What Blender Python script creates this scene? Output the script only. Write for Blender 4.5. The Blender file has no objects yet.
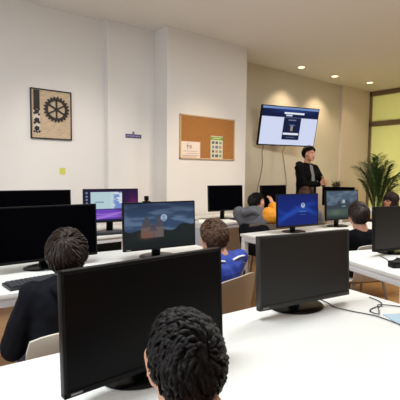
import bpy, bmesh, math, random
import numpy as np
from mathutils import Vector, Matrix, noise

# ------------------------------------------------------------------ camera, light, exposure
# world axes: X runs along the long wall, Y towards that wall, Z up; the camera stands at the origin
SC = bpy.context.scene
COL = SC.collection
WALL_ANGLE = math.radians(38.5)
PITCH, ROLL, EYE = math.radians(4.1), math.radians(0.6), 1.34


def cam_matrix():
    m = np.stack([[1, 0, 0], [0, 0, 1.], [0, -1, 0]], 1).astype(float)
    c, s = math.cos(PITCH), math.sin(PITCH)
    a = np.array([[1, 0, 0], [0, c, -s], [0, s, c]])
    c, s = math.cos(ROLL), math.sin(ROLL)
    b = np.array([[c, -s, 0], [s, c, 0], [0, 0, 1]])
    r = b @ a @ m
    c, s = math.cos(WALL_ANGLE), math.sin(WALL_ANGLE)
    w = np.array([[c, s, 0], [-s, c, 0], [0, 0, 1]])
    right, up, back = w @ r[0], w @ -r[1], w @ -r[2]
    return Matrix(((right[0], up[0], back[0], 0), (right[1], up[1], back[1], 0), (right[2], up[2], back[2], EYE), (0, 0, 0, 1)))


cd = bpy.data.cameras.new('camera')
cd.sensor_width = 36
cd.lens = 36
cd.clip_start = 0.02
cam = bpy.data.objects.new('camera', cd)
COL.objects.link(cam)
cam.matrix_world = cam_matrix()
SC.camera = cam

SC.view_settings.view_transform = 'Standard'
SC.view_settings.look = 'None'
SC.view_settings.gamma = 1
SC.view_settings.use_curve_mapping = False
SC.view_settings.exposure = 0.0

wd = bpy.data.worlds.new('world')
SC.world = wd
wd.use_nodes = True
wd.node_tree.nodes['Background'].inputs[0].default_value = (0.8, 0.9, 1.0, 1)
wd.node_tree.nodes['Background'].inputs[1].default_value = 0.3


def area(name, loc, size, power, col, aim=(0, 0, -1)):
    l = bpy.data.lights.new(name, 'AREA')
    l.shape = 'RECTANGLE'
    l.size, l.size_y = size
    l.energy = power
    l.color = col
    o = bpy.data.objects.new(name, l)
    COL.objects.link(o)
    o.location = loc
    o.rotation_euler = Vector(aim).to_track_quat('-Z', 'Y').to_euler()
    return o


# ceiling panels over the pupils, cool fill added at the windowless left wall, corridor light behind the frosted glass
area('ceiling_panel_light', (0.6, 1.6, 3.1), (1.2, 0.6), 48, (0.92, 0.97, 1.0))
area('ceiling_panel_light', (3.0, 1.6, 3.1), (1.2, 0.6), 46, (0.98, 0.99, 1.0))
area('ceiling_panel_light', (5.6, 1.4, 3.1), (1.2, 0.6), 78, (1, 0.97, 0.90))
area('side_fill_light', (-2.4, 1.2, 1.8), (2.6, 1.8), 76, (0.78, 0.90, 1.0), (1, 0.15, -0.1))
area('corridor_light', (10.85, 3.2, 1.35), (3.2, 1.6), 120, (0.95, 1.0, 0.94), (-1, 0, 0))
for loc, tgt, e, c in (((3.3, 2.6, 3.12), (3.45, 4.3, 1.05), 110, (1, 0.80, 0.52)), ((1.0, 2.6, 3.12), (1.9, 4.7, 1.0), 130, (1, 0.93, 0.86))):  # added spots without fixtures, brightening the lower part of the long wall
    sp_ = bpy.data.lights.new('wall_fill_spot', 'SPOT')
    sp_.energy, sp_.color, sp_.spot_size, sp_.spot_blend, sp_.shadow_soft_size = e, c, math.radians(58), 1.0, 0.08
    so = bpy.data.objects.new('wall_fill_spot', sp_)
    COL.objects.link(so)
    so.location = loc
    so.rotation_euler = (Vector(tgt) - Vector(loc)).to_track_quat('-Z', 'Y').to_euler()

# ------------------------------------------------------------------ helpers
PI = math.pi
rng = random.Random(7)


def lin(c):
    return tuple(((x / 255) / 12.92 if x / 255 <= 0.04045 else ((x / 255 + 0.055) / 1.055) ** 2.4) for x in c)


MATS = {}


def mat(name, rgb, rough=0.6, metal=0.0, spec=0.5, var=0.0, scale=20, bump=0.0, bscale=200, sss=0.0, coat=0.0, stretch=None):
    if name in MATS:
        return MATS[name]
    m = bpy.data.materials.new(name)
    m.use_nodes = True
    nt = m.node_tree
    p = nt.nodes['Principled BSDF']
    c = lin(rgb)
    p.inputs['Base Color'].default_value = (*c, 1)
    p.inputs['Roughness'].default_value = rough
    p.inputs['Metallic'].default_value = metal
    p.inputs['Specular IOR Level'].default_value = spec
    p.inputs['Coat Weight'].default_value = coat
    if sss:
        p.inputs['Subsurface Weight'].default_value = sss
        p.inputs['Subsurface Radius'].default_value = (0.01, 0.004, 0.002)
    if var or bump:
        tc = nt.nodes.new('ShaderNodeTexCoord')
        src = tc.outputs['Object']
        if stretch:
            mp = nt.nodes.new('ShaderNodeMapping')
            mp.inputs['Scale'].default_value = stretch
            nt.links.new(src, mp.inputs[0])
            src = mp.outputs[0]
    if var:
        n = nt.nodes.new('ShaderNodeTexNoise')
        n.inputs['Scale'].default_value = scale
        n.inputs['Detail'].default_value = 6
        nt.links.new(src, n.inputs['Vector'])
        r = nt.nodes.new('ShaderNodeValToRGB')
        r.color_ramp.elements[0].position = 0.3
        r.color_ramp.elements[1].position = 0.7
        r.color_ramp.elements[0].color = (*[max(0, x * (1 - var)) for x in c], 1)
        r.color_ramp.elements[1].color = (*[min(1, x * (1 + var)) for x in c], 1)
        nt.links.new(n.outputs['Fac'], r.inputs[0])
        nt.links.new(r.outputs[0], p.inputs['Base Color'])
    if bump:
        n2 = nt.nodes.new('ShaderNodeTexNoise')
        n2.inputs['Scale'].default_value = bscale
        n2.inputs['Detail'].default_value = 4
        nt.links.new(src, n2.inputs['Vector'])
        b = nt.nodes.new('ShaderNodeBump')
        b.inputs['Strength'].default_value = bump
        b.inputs['Distance'].default_value = 0.01
        nt.links.new(n2.outputs['Fac'], b.inputs['Height'])
        nt.links.new(b.outputs[0], p.inputs['Normal'])
    MATS[name] = m
    return m


def mat_picture(name, glow=0.0, rough=0.3):
    """a printed sheet (glow 0) or a lit display, its picture read from the point colours"""
    m = bpy.data.materials.new(name)
    m.use_nodes = True
    nt = m.node_tree
    p = nt.nodes['Principled BSDF']
    a = nt.nodes.new('ShaderNodeAttribute')
    a.attribute_name = 'picture'
    p.inputs['Roughness'].default_value = rough
    p.inputs['Specular IOR Level'].default_value = 0.12
    if glow:
        p.inputs['Base Color'].default_value = (0.004, 0.004, 0.005, 1)
        nt.links.new(a.outputs['Color'], p.inputs['Emission Color'])
        p.inputs['Emission Strength'].default_value = glow
    else:
        nt.links.new(a.outputs['Color'], p.inputs['Base Color'])
    return m


def mat_emit(name, rgb, s):
    m = bpy.data.materials.new(name)
    m.use_nodes = True
    p = m.node_tree.nodes['Principled BSDF']
    p.inputs['Base Color'].default_value = (0.8, 0.8, 0.8, 1)
    p.inputs['Emission Color'].default_value = (*lin(rgb), 1)
    p.inputs['Emission Strength'].default_value = s
    return m


class MB:
    def __init__(self):
        self.bm = bmesh.new()

    def _add(self, vs, fs):
        v = [self.bm.verts.new(x) for x in vs]
        for f in fs:
            try:
                self.bm.faces.new([v[i] for i in f])
            except ValueError:
                pass
        return v

    def box(self, c, size, bevel=0.0, M=None, seg=2):
        b = bmesh.new()
        bmesh.ops.create_cube(b, size=1)
        for v in b.verts:
            v.co = Vector((v.co.x * size[0], v.co.y * size[1], v.co.z * size[2]))
        if bevel:
            bmesh.ops.bevel(b, geom=b.edges[:], offset=bevel, segments=seg, affect='EDGES', profile=0.5)
        T = Matrix.Translation(Vector(c))
        if M is not None:
            T = T @ M.to_4x4()
        b.transform(T)
        self.merge(b)
        return self

    def merge(self, b):
        me = bpy.data.meshes.new('t')
        b.to_mesh(me)
        b.free()
        self.bm.from_mesh(me)
        bpy.data.meshes.remove(me)

    def tube(self, pts, r, n=8, cap=True, flat=1.0):
        pts = [Vector(p) for p in pts]
        rs = r if isinstance(r, (list, tuple)) else [r] * len(pts)
        rings = []
        t0 = (pts[1] - pts[0]).normalized()
        ref = Vector((0, 0, 1)) if abs(t0.z) < 0.9 else Vector((1, 0, 0))
        a = t0.cross(ref).normalized()
        for i, p in enumerate(pts):
            t = (pts[min(i + 1, len(pts) - 1)] - pts[max(i - 1, 0)])
            if t.length < 1e-9:
                t = t0
            t.normalize()
            a = (a - t * a.dot(t))
            if a.length < 1e-6:
                a = t.cross(Vector((0.3, 0.5, 0.8)))
            a.normalize()
            b = t.cross(a)
            rings.append([self.bm.verts.new(p + (a * math.cos(k * 2 * PI / n) + b * math.sin(k * 2 * PI / n) * flat) * rs[i]) for k in range(n)])
        for i in range(len(rings) - 1):
            for k in range(n):
                self.bm.faces.new((rings[i][k], rings[i][(k + 1) % n], rings[i + 1][(k + 1) % n], rings[i + 1][k]))
        if cap:
            self.bm.faces.new(rings[0][::-1])
            self.bm.faces.new(rings[-1])
        return self

    def lathe(self, prof, c=(0, 0, 0), n=32, sx=1, sy=1):
        c = Vector(c)
        rings = []
        for r, z in prof:
            rings.append([self.bm.verts.new(c + Vector((r * sx * math.cos(k * 2 * PI / n), r * sy * math.sin(k * 2 * PI / n), z))) for k in range(n)])
        for i in range(len(rings) - 1):
            for k in range(n):
                self.bm.faces.new((rings[i][k], rings[i][(k + 1) % n], rings[i + 1][(k + 1) % n], rings[i + 1][k]))
        self.bm.faces.new(rings[0][::-1])
        self.bm.faces.new(rings[-1])
        return self

    def prism_y(self, poly, y0, y1):
        """polygon in x,z pushed from y0 to y1"""
        n = len(poly)
        a = [self.bm.verts.new((x, y0, z)) for x, z in poly]
        b = [self.bm.verts.new((x, y1, z)) for x, z in poly]
        self.bm.faces.new(a)
        self.bm.faces.new(b[::-1])
        for i in range(n):
            self.bm.faces.new((a[i], b[i], b[(i + 1) % n], a[(i + 1) % n]))
        return self

    def hull(self, balls, sub=2):
        """convex hull of balls (x, y, z, r)"""
        b = bmesh.new()
        for s in balls:
            r = s[3]
            sc = s[4] if len(s) > 4 else (1, 1, 1)
            M = Matrix.Translation(Vector(s[:3])) @ Matrix.Diagonal((sc[0], sc[1], sc[2], 1))
            bmesh.ops.create_icosphere(b, subdivisions=sub, radius=r, matrix=M)
        if len(balls) > 1:
            res = bmesh.ops.convex_hull(b, input=b.verts[:])
            dead = [g for g in set(res['geom_interior']) | set(res['geom_unused']) if isinstance(g, bmesh.types.BMVert) and g.is_valid]
            bmesh.ops.delete(b, geom=dead, context='VERTS')
        self.merge(b)
        return self

    def cap(self, p, q, r0, r1=None):
        return self.hull([(*p, r0), (*q, r0 if r1 is None else r1)])

    def xf(self, M):
        self.bm.transform(M)
        return self

    def build(self, name, m, parent=None, smooth=True, loc=None, rotz=0, angle=35, fix=True):
        me = bpy.data.meshes.new(name)
        if fix:
            bmesh.ops.recalc_face_normals(self.bm, faces=self.bm.faces[:])
        self.bm.to_mesh(me)
        self.bm.free()
        return link(name, me, m, parent, smooth, loc, rotz, angle)

    def remesh(self, voxel, smooth=4):
        me = bpy.data.meshes.new('t')
        self.bm.to_mesh(me)
        self.bm.free()
        o = bpy.data.objects.new('t', me)
        COL.objects.link(o)
        md = o.modifiers.new('r', 'REMESH')
        md.mode = 'VOXEL'
        md.voxel_size = voxel
        md.use_smooth_shade = True
        if smooth:
            s = o.modifiers.new('s', 'SMOOTH')
            s.iterations = smooth
            s.factor = 0.5
        dg = bpy.context.evaluated_depsgraph_get()
        me2 = bpy.data.meshes.new_from_object(o.evaluated_get(dg))
        bpy.data.objects.remove(o)
        bpy.data.meshes.remove(me)
        self.bm = bmesh.new()
        self.bm.from_mesh(me2)
        bpy.data.meshes.remove(me2)
        return self


def link(name, me, m, parent=None, smooth=True, loc=None, rotz=0, angle=35):
    o = bpy.data.objects.new(name, me)
    COL.objects.link(o)
    if m is not None:
        me.materials.append(m)
    if smooth:
        for p in me.polygons:
            p.use_smooth = True
        try:
            me.set_sharp_from_angle(angle=math.radians(angle))
        except Exception:
            pass
    if parent is not None:
        o.parent = parent
    if loc is not None:
        o.location = loc
    o.rotation_euler.z = rotz
    return o


def tag(o, label=None, cat=None, group=None, kind=None):
    if label:
        o['label'] = label
    if cat:
        o['category'] = cat
    if group:
        o['group'] = group
    if kind:
        o['kind'] = kind
    return o


def thing(name, loc, rotz, label, cat, group=None):
    o = bpy.data.objects.new(name, None)
    COL.objects.link(o)
    o.location = loc
    o.rotation_euler.z = rotz
    o.empty_display_size = 0.1
    return tag(o, label, cat, group)


def struct(name, mb, m, parent=None, smooth=False):
    o = mb.build(name, m, parent, smooth)
    if parent is None:
        o['kind'] = 'structure'
    return o


def picture_mesh(w, h, nx, ny, fn):
    """flat sheet in x,z facing -y, centred; fn(X, Y) with X right, Y down in 0..1 gives sRGB 0..255"""
    xs = np.linspace(0, 1, nx)
    ys = np.linspace(0, 1, ny)
    X, Y = np.meshgrid(xs, ys)
    rgb = np.clip(np.asarray(fn(X, Y), float), 0, 255) / 255
    rgb = np.where(rgb <= 0.04045, rgb / 12.92, ((rgb + 0.055) / 1.055) ** 2.4)
    vs = np.stack([(X - .5) * w, np.zeros_like(X), (.5 - Y) * h], -1).reshape(-1, 3)
    idx = np.arange(nx * ny).reshape(ny, nx)
    fs = np.stack([idx[1:, :-1], idx[1:, 1:], idx[:-1, 1:], idx[:-1, :-1]], -1).reshape(-1, 4)
    me = bpy.data.meshes.new('picture')
    me.from_pydata(vs.tolist(), [], fs.tolist())
    at = me.attributes.new('picture', 'FLOAT_COLOR', 'POINT')
    c = np.concatenate([rgb.reshape(-1, 3), np.ones((nx * ny, 1))], 1).astype(np.float32)
    at.data.foreach_set('color', c.ravel())
    return me


def rot_rel(deg):
    return math.radians(deg)


def cam_dir(dx, dy):
    """direction given as seen from the camera (right, away) -> angle of that direction in the room"""
    c, s = math.cos(WALL_ANGLE), math.sin(WALL_ANGLE)
    return math.atan2(-dx * s + dy * c, dx * c + dy * s)


# ------------------------------------------------------------------ materials
wall_white = mat('white_wall_paint', (226, 221, 216), 0.85, var=0.015, scale=2, bump=0.05, bscale=150)
wall_beige = mat('beige_wall_paint', (212, 203, 184), 0.85, var=0.02, scale=2, bump=0.05, bscale=150)
pier_paint = mat('pier_paint', (224, 208, 194), 0.85, var=0.02, scale=2, bump=0.05, bscale=150)
ceil_white = mat('ceiling_paint', (236, 232, 226), 0.9, var=0.01, scale=3, bump=0.04, bscale=120)
black_plastic = mat('black_plastic', (13, 13, 15), 0.45, spec=0.2, bump=0.05, bscale=900)
gloss_black = mat('glossy_black_plastic', (8, 8, 9), 0.25, spec=0.25)
dark_screen = mat('dark_screen', (2, 2, 5), 0.3, spec=0.04)
sheen_screen = mat('sheen_screen', (5, 5, 7), 0.34, spec=0.12)
grey_screen = mat('matte_dark_screen', (26, 25, 25), 0.42, spec=0.4)
laminate = mat('white_laminate', (238, 238, 233), 0.4, var=0.01, scale=6)
white_metal = mat('white_powder_coat', (228, 228, 230), 0.45, bump=0.03, bscale=700)
grey_panel = mat('grey_panel', (186, 190, 202), 0.6)
dark_metal = mat('dark_metal', (34, 34, 36), 0.45, metal=0.3)
chrome = mat('chair_leg_metal', (150, 148, 145), 0.3, metal=0.9)
shell_white = mat('pale_plastic', (216, 206, 192), 0.5, bump=0.04, bscale=500)
shell_beige = mat('beige_plastic', (188, 170, 148), 0.5, bump=0.04, bscale=500)
shell_brown = mat('greybrown_plastic', (118, 103, 88), 0.5, bump=0.04, bscale=500)
kb_grey = mat('keyboard_plastic', (40, 42, 46), 0.5)
key_grey = mat('key_plastic', (58, 60, 66), 0.55)
cable_black = mat('cable_rubber', (22, 22, 23), 0.5)
cork = mat('cork', (164, 110, 56), 0.9, var=0.22, scale=90, bump=0.3, bscale=160)
pale_wood = mat('pale_wood', (196, 165, 125), 0.6, var=0.12, scale=14, stretch=(1, 1, 14))
plywood = mat('plywood', (190, 166, 138), 0.65, var=0.18, scale=9, stretch=(2, 1, 9))
art_black = mat('black_painted_wood', (26, 23, 22), 0.6, bump=0.1, bscale=90)
frame_brown = mat('bronze_frame', (134, 112, 86), 0.45, metal=0.2, var=0.08, scale=8)
skin = mat('skin', (205, 150, 122), 0.5, var=0.05, scale=30, sss=0.08)
skin_tan = mat('tanned_skin', (186, 128, 98), 0.5, var=0.05, scale=30, sss=0.08)
eye_white = mat('eye_white', (225, 220, 214), 0.25)
eye_dark = mat('eye_iris', (38, 24, 18), 0.15)
lip = mat('lips', (160, 92, 84), 0.5)
hair_black = mat('black_hair', (20, 16, 15), 0.5, spec=.2, var=0.3, scale=60)
hair_dark = mat('dark_brown_hair', (44, 33, 28), 0.45, spec=.25, var=0.35, scale=60)
hair_brown = mat('brown_hair', (88, 63, 48), 0.5, spec=.25, var=0.35, scale=60)
hair_auburn = mat('auburn_hair', (70, 46, 34), 0.5, spec=.2, var=0.3, scale=60)
denim = mat('dark_trousers', (36, 40, 54), 0.85, bump=0.2, bscale=500)
shoe_mat = mat('shoe_rubber', (30, 30, 32), 0.6)
leaf = mat('palm_leaf', (54, 78, 40), 0.5, var=0.35, scale=9)
stem_mat = mat('palm_stem', (120, 128, 66), 0.6, var=0.15, scale=12)


def floor_material():
    m = bpy.data.materials.new('wood_floor')
    m.use_nodes = True
    nt = m.node_tree
    p = nt.nodes['Principled BSDF']
    tc = nt.nodes.new('ShaderNodeTexCoord')
    br = nt.nodes.new('ShaderNodeTexBrick')
    br.inputs['Scale'].default_value = 1.0
    br.inputs['Brick Width'].default_value = 1.2
    br.inputs['Row Height'].default_value = 0.19
    br.inputs['Mortar Size'].default_value = 0.003
    br.inputs['Color1'].default_value = (*lin((186, 138, 84)), 1)
    br.inputs['Color2'].default_value = (*lin((172, 124, 74)), 1)
    br.inputs['Mortar'].default_value = (*lin((110, 78, 46)), 1)
    nt.links.new(tc.outputs['Object'], br.inputs['Vector'])
    mp = nt.nodes.new('ShaderNodeMapping')
    mp.inputs['Scale'].default_value = (2, 30, 1)
    nt.links.new(tc.outputs['Object'], mp.inputs[0])
    n = nt.nodes.new('ShaderNodeTexNoise')
    n.inputs['Scale'].default_value = 3
    n.inputs['Detail'].default_value = 8
    nt.links.new(mp.outputs[0], n.inputs['Vector'])
    mx = nt.nodes.new('ShaderNodeMix')
    mx.data_type = 'RGBA'
    mx.blend_type = 'MULTIPLY'
    mx.inputs[0].default_value = 0.35
    nt.links.new(br.outputs['Color'], mx.inputs[6])
    nt.links.new(n.outputs['Color'], mx.inputs[7])
    nt.links.new(mx.outputs[2], p.inputs['Base Color'])
    p.inputs['Roughness'].default_value = 0.4
    return m


def frosted_material():
    m = bpy.data.materials.new('frosted_film_glass')
    m.use_nodes = True
    nt = m.node_tree
    p = nt.nodes['Principled BSDF']
    p.inputs['Base Color'].default_value = (*lin((200, 200, 158)), 1)
    p.inputs['Roughness'].default_value = 0.22
    t = nt.nodes.new('ShaderNodeBsdfTranslucent')
    t.inputs['Color'].default_value = (*lin((228, 224, 176)), 1)
    mx = nt.nodes.new('ShaderNodeMixShader')
    mx.inputs[0].default_value = 0.6
    nt.links.new(p.outputs[0], mx.inputs[1])
    nt.links.new(t.outputs[0], mx.inputs[2])
    nt.links.new(mx.outputs[0], nt.nodes['Material Output'].inputs['Surface'])
    return m


# ------------------------------------------------------------------ the room
CEIL = 3.16
U0, U1, V0, V1 = -2.6, 8.7, -2.6, 4.85
struct('floor', MB().box(((U0 + 11) / 2, 1.1, -0.05), (11 - U0, 7.8, 0.1)), floor_material())
struct('ceiling', MB().box(((U0 + 11) / 2, 1.1, CEIL + 0.05), (11 - U0, 7.8, 0.1)), ceil_white)


def wall(name, u0, u1, v0, v1, m, z0=0, z1=CEIL):
    return struct(name, MB().box(((u0 + u1) / 2, (v0 + v1) / 2, (z0 + z1) / 2), (u1 - u0, v1 - v0, z1 - z0)), m)


# long wall in three steps: picture wall, shallow pilaster, cork-board pier; then the recessed beige wall behind the television
wall('wall_picture_side', U0, 2.2, 4.7, 5.0, wall_white)
wall('wall_pilaster', 2.2, 2.87, 4.6, 5.0, wall_white)
wall('wall_cork_side', 2.87, 4.28, 4.3, 5.0, wall_white)
wall('wall_back', 4.28, 7.6, V1, 5.0, wall_beige)
wall('wall_back_pier', 7.6, U1, V1 - 0.05, 5.0, pier_paint)
wall('wall_left', U0 - 0.15, U0, V0, 5.0, wall_white)
wall('wall_behind', U0, 11, V0 - 0.15, V0, wall_white)
wall('wall_right', U1, U1 + 0.1, V0, 1.2, wall_white)
wall('wall_corridor', 11.0, 11.1, V0, 5.0, mat('corridor_paint', (232, 226, 190), 0.8))
wall('wall_corridor_end', U1 + 0.1, 11, V1, 5.0, wall_white)

# baseboards
struct('baseboard_picture_side', MB().box(((U0 + 2.2) / 2, 4.694, 0.04), (2.2 - U0, 0.012, 0.08)), white_metal)
struct('baseboard_back', MB().box(((4.28 + 7.6) / 2, V1 - 0.006, 0.04), (7.6 - 4.28, 0.012, 0.08)), white_metal)

# glazed partition on the right: bronze frame, transom, frosted panes
win = bpy.data.objects.new('window_1', None)
COL.objects.link(win)
win.location = (U1, 3.0, 0)
win['kind'] = 'structure'
fr = MB()
TR = 2.44
for v in (4.80, 3.0, 1.25):
    fr.box((0.03, v - 3.0, CEIL / 2), (0.1, 0.09, CEIL), 0.006)
fr.box((0.03, 0.02, CEIL - 0.05), (0.1, 3.6, 0.1), 0.006)
fr.box((0.03, 0.02, TR), (0.1, 3.6, 0.11), 0.006)
fr.box((0.03, 0.02, 0.05), (0.1, 3.6, 0.1), 0.006)
fr.build('window_frame', frame_brown, win)
gl = frosted_material()
for (va, vb) in ((3.04, 4.76), (1.29, 2.96)):
    for (za, zb) in ((0.09, TR - 0.05), (TR + 0.05, CEIL - 0.09)):
        MB().box((0.03, (va + vb) / 2 - 3.0, (za + zb) / 2), (0.012, vb - va, zb - za)).build('pane', gl, win, False)

# recessed downlights washing the beige wall
lens_mat = mat_emit('downlight_lens', (255, 214, 160), 6)
for i, (u, lab) in enumerate(((5.75, 'round recessed downlight in the ceiling above the television'),
                              (6.75, 'round recessed downlight in the ceiling between television and glass partition'),
                              (7.75, 'round recessed downlight in the ceiling above the pale cabinet near the glass'))):
    t = thing('downlight', (u, 4.45 if i < 2 else 4.3, CEIL), 0, lab, 'ceiling light', 'downlights along the back wall')
    MB().lathe([(0.075, -0.001), (0.075, -0.008), (0.058, -0.012), (0.055, -0.001)], n=32).build('trim_ring', white_metal, t)
    MB().lathe([(0.054, -0.002), (0.054, -0.006), (0.03, -0.008)], n=32).build('lens', lens_mat, t)
    l = bpy.data.lights.new('downlight_lamp', 'SPOT')
    l.energy = 62 if i < 2 else 16
    l.color = (1, 0.80, 0.56)
    l.spot_size = math.radians(110)
    l.spot_blend = 0.7
    l.shadow_soft_size = 0.05
    lo = bpy.data.objects.new('downlight_lamp', l)
    COL.objects.link(lo)
    lo.parent = t
    lo.location = (0, 0, -0.02)


# ------------------------------------------------------------------ tables
def table(u0, v0, length, depth, rel, label, leg_mat=white_metal, panel_end=False, skip=()):
    """origin at the front left corner on the floor; runs along +x, back edge at +y"""
    t = thing('table', (u0, v0, 0), math.radians(rel), label, 'table', 'white tables in the computer room')
    MB().box((length / 2, depth / 2, 0.727), (length, depth, 0.026), 0.003).build('tabletop', laminate, t)
    f = MB()
    f.box((length / 2, 0.03, 0.692), (length - 0.012, 0.03, 0.044), 0.002)
    f.box((length / 2, depth - 0.03, 0.692), (length - 0.012, 0.03, 0.044), 0.002)
    f.box((0.022, depth / 2, 0.692), (0.03, depth - 0.03, 0.044), 0.002)
    f.box((length - 0.022, depth / 2, 0.692), (0.03, depth - 0.03, 0.044), 0.002)
    f.build('frame_rail', white_metal, t)
    for x in (0.032, length - 0.032):
        for y in (0.034, depth - 0.034):
            MB().box((x, y, 0.336), (0.05, 0.05, 0.668), 0.004).build('leg', leg_mat, t)
    if panel_end:
        MB().box((0.012, depth / 2, 0.40), (0.014, depth - 0.12, 0.54), 0.002).build('end_panel', grey_panel, t)
    return t


TOP = 0.74
table(-0.02, 0.543, 1.84, 0.78, -5, 'white table in front holding the two nearest black monitors')
table(2.344, 1.026, 1.7, 0.75, -18, 'white table on the right under the monitor with the black box')
table(0.02, 2.10, 1.92, 0.76, -6, 'white table of the middle row with the castle picture monitor', dark_metal)
table(2.665, 2.01, 2.0, 0.76, -3, 'pale table of the middle row with the blue screen monitor')
table(0.02, 3.38, 1.98, 0.76, 0, 'white table along the picture wall with the purple screen monitor')
table(2.9, 3.46, 1.95, 0.76, 0, 'white table below the cork board with a grey end panel', panel_end=True)
table(5.75, 3.62, 1.3, 0.62, -38, 'white table beyond the presenter with a black monitor')


# ------------------------------------------------------------------ monitors
def smooth(a, b, x):
    t = np.clip((x - a) / (b - a), 0, 1)
    return t * t * (3 - 2 * t)


def mixc(base, colr, k):
    return base * (1 - k[..., None]) + np.array(colr, float) * k[..., None]


def fbm(X, Y, sx, sy, seed):
    out = np.zeros_like(X)
    for j in range(X.shape[0]):
        for i in range(X.shape[1]):
            out[j, i] = noise.fractal(Vector((X[j, i] * sx + seed, Y[j, i] * sy, seed * 1.7)), 1.0, 2.0, 4)
    return out * 0.5 + 0.5


def pic_castle(X, Y):
    n = fbm(X, Y, 3, 9, 3.1)
    b = mixc(np.full(X.shape + (3,), 0.) + np.array([48, 68, 96.]), (98, 120, 146), smooth(.42, .75, n) * (1 - Y * .6))
    b = mixc(b, (30, 42, 64), smooth(.4, 0, Y) * .6)
    hill = .62 - .14 * smooth(.55, 1, X) + .03 * np.sin(X * 21) + .05 * (n - .5)
    b = mixc(b, (26, 34, 34), smooth(-.01, .02, Y - hill))
    for x0, w, top in ((.25, .018, .46), (.30, .032, .36), (.345, .016, .46), (.44, .018, .48), (.475, .026, .35), (.515, .014, .46), (.30, .085, .55), (.475, .065, .54), (.39, .06, .63)):
        body = (np.abs(X - x0) < w).astype(float) * (Y > top) * (Y < .78)
        roof = ((Y > top - w * 3.6) & (Y <= top) & (np.abs(X - x0) < w * (Y - (top - w * 3.2)) / (w * 3.2))).astype(float)
        b = mixc(b, (100, 90, 88), body * .85)
        b = mixc(b, (70, 68, 76), roof * .85)
    warm = np.exp(-(((X - .3) / .1) ** 2 + ((Y - .72) / .1) ** 2))
    b = mixc(b, (120, 74, 58), warm * .75)
    b = mixc(b, (20, 26, 26), smooth(.78, .95, Y) * .8)
    d = np.hypot((X - .545) * 1.66, Y - .34)
    b = mixc(b, (158, 176, 196), smooth(.085, .07, d))
    b = mixc(b, (110, 132, 160), smooth(.035, .025, np.hypot((X - .545) * 1.66, Y - .315)))
    b = mixc(b, (110, 132, 160), (smooth(.05, .035, np.hypot((X - .545) * 1.4, Y - .39))) * .8)
    return b


def pic_lake(X, Y):
    n = fbm(X, Y, 5, 7, 8.4)
    b = np.zeros(X.shape + (3,)) + np.array([70, 88, 108.])
    b = mixc(b, (96, 112, 126), smooth(.4, .7, n) * (Y < .5))
    hill = .42 + .1 * np.abs(np.sin(X * 6 + .6)) - .1 * smooth(.6, 1, X)
    b = mixc(b, (46, 58, 66), smooth(-.02, .03, Y - hill) * .9)
    for x0, w, top in ((.36, .03, .36), (.42, .025, .30), (.64, .04, .33), (.72, .03, .38)):
        b = mixc(b, (50, 58, 66), ((np.abs(X - x0) < w) & (Y > top) & (Y < .55)).astype(float) * .8)
    b = mixc(b, (74, 92, 84), smooth(.6, .7, Y) * (.4 + .6 * n))
    b = mixc(b, (96, 116, 90), np.exp(-(((X - .3) / .16) ** 2 + ((Y - .78) / .12) ** 2)) * .6)
    b = mixc(b, (28, 40, 38), smooth(.82, 1, Y) * .8)
    d = np.hypot((X - .54) * 1.66, Y - .38)
    b = mixc(b, (168, 182, 192), smooth(.075, .06, d))
    b = mixc(b, (170, 182, 190), ((np.abs(X - .54) < .07) & (np.abs(Y - .56) < .018)).astype(float) * .7)
    return b


def pic_blue(X, Y):
    b = np.zeros(X.shape + (3,)) + np.array([14, 44, 140.])
    for k, (a, ph, am) in enumerate(((5, 0.2, .22), (6, 1.3, .2), (4, 2.2, .26))):
        r = np.abs(Y - (.55 + am * np.sin(X * a + ph) * (1 - .4 * X) + .12 * k - .1))
        b = mixc(b, (40, 96, 214), np.exp(-(r / .07) ** 2) * .55)
    b = mixc(b, (10, 30, 104), smooth(.35, 0, Y) * .5)
    b = mixc(b, (10, 34, 120), smooth(.8, 1, X) * .5)
    d = np.hypot((X - .62) * 1.66, Y - .36)
    b = mixc(b, (206, 222, 240), smooth(.095, .075, d))
    b = mixc(b, (90, 130, 196), smooth(.04, .03, np.hypot((X - .62) * 1.66, Y - .335)))
    b = mixc(b, (120, 160, 226), ((np.abs(X - .62) < .09) & (np.abs(Y - .56) < .02)).astype(float) * .8)
    b = mixc(b, (90, 130, 206), ((np.abs(X - .62) < .07) & (np.abs(Y - .66) < .015)).astype(float) * .6)
    return b


def pic_purple(X, Y):
    n = fbm(X, Y, 6, 6, 1.9)
    b = np.zeros(X.shape + (3,)) + np.array([34, 16, 56.])
    b = mixc(b, (112, 30, 92), np.exp(-(((X - .93) / .12) ** 2 + ((Y - .5) / .3) ** 2)) * .8)
    wave = smooth(.60, .66, Y)
    b = mixc(b, (104, 66, 178), wave * smooth(1, .5, X))
    for k in range(4):
        r = np.abs(Y - (.72 + .07 * k + .07 * np.sin(X * 4.5 + k * .7)))
        b = mixc(b, (178, 132, 222), np.exp(-(r / .018) ** 2) * wave * .7 * smooth(1, .55, X))
    b = mixc(b, (24, 26, 54), smooth(.1, .085, X))
    for k in range(6):
        b = mixc(b, (150, 160, 196), ((np.abs(X - .045) < .018) & (np.abs(Y - (.1 + .11 * k)) < .028)).astype(float) * .8)
    winm = ((X > .12) & (X < .70) & (Y > .07) & (Y < .61)).astype(float)
    win = np.zeros_like(b) + np.array([176, 202, 208.])
    win = mixc(win, (206, 216, 224), smooth(.45, .6, X))
    win = mixc(win, (104, 130, 192), smooth(.52, .62, n) * smooth(.5, .58, X) * .9)
    win = mixc(win, (120, 150, 170), ((np.abs(Y - .40) < .02) & (X > .2) & (X < .36)).astype(float))
    b = b * (1 - winm[..., None]) + win * winm[..., None]
    b = mixc(b, (28, 24, 60), smooth(.94, .955, Y))
    return b


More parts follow.
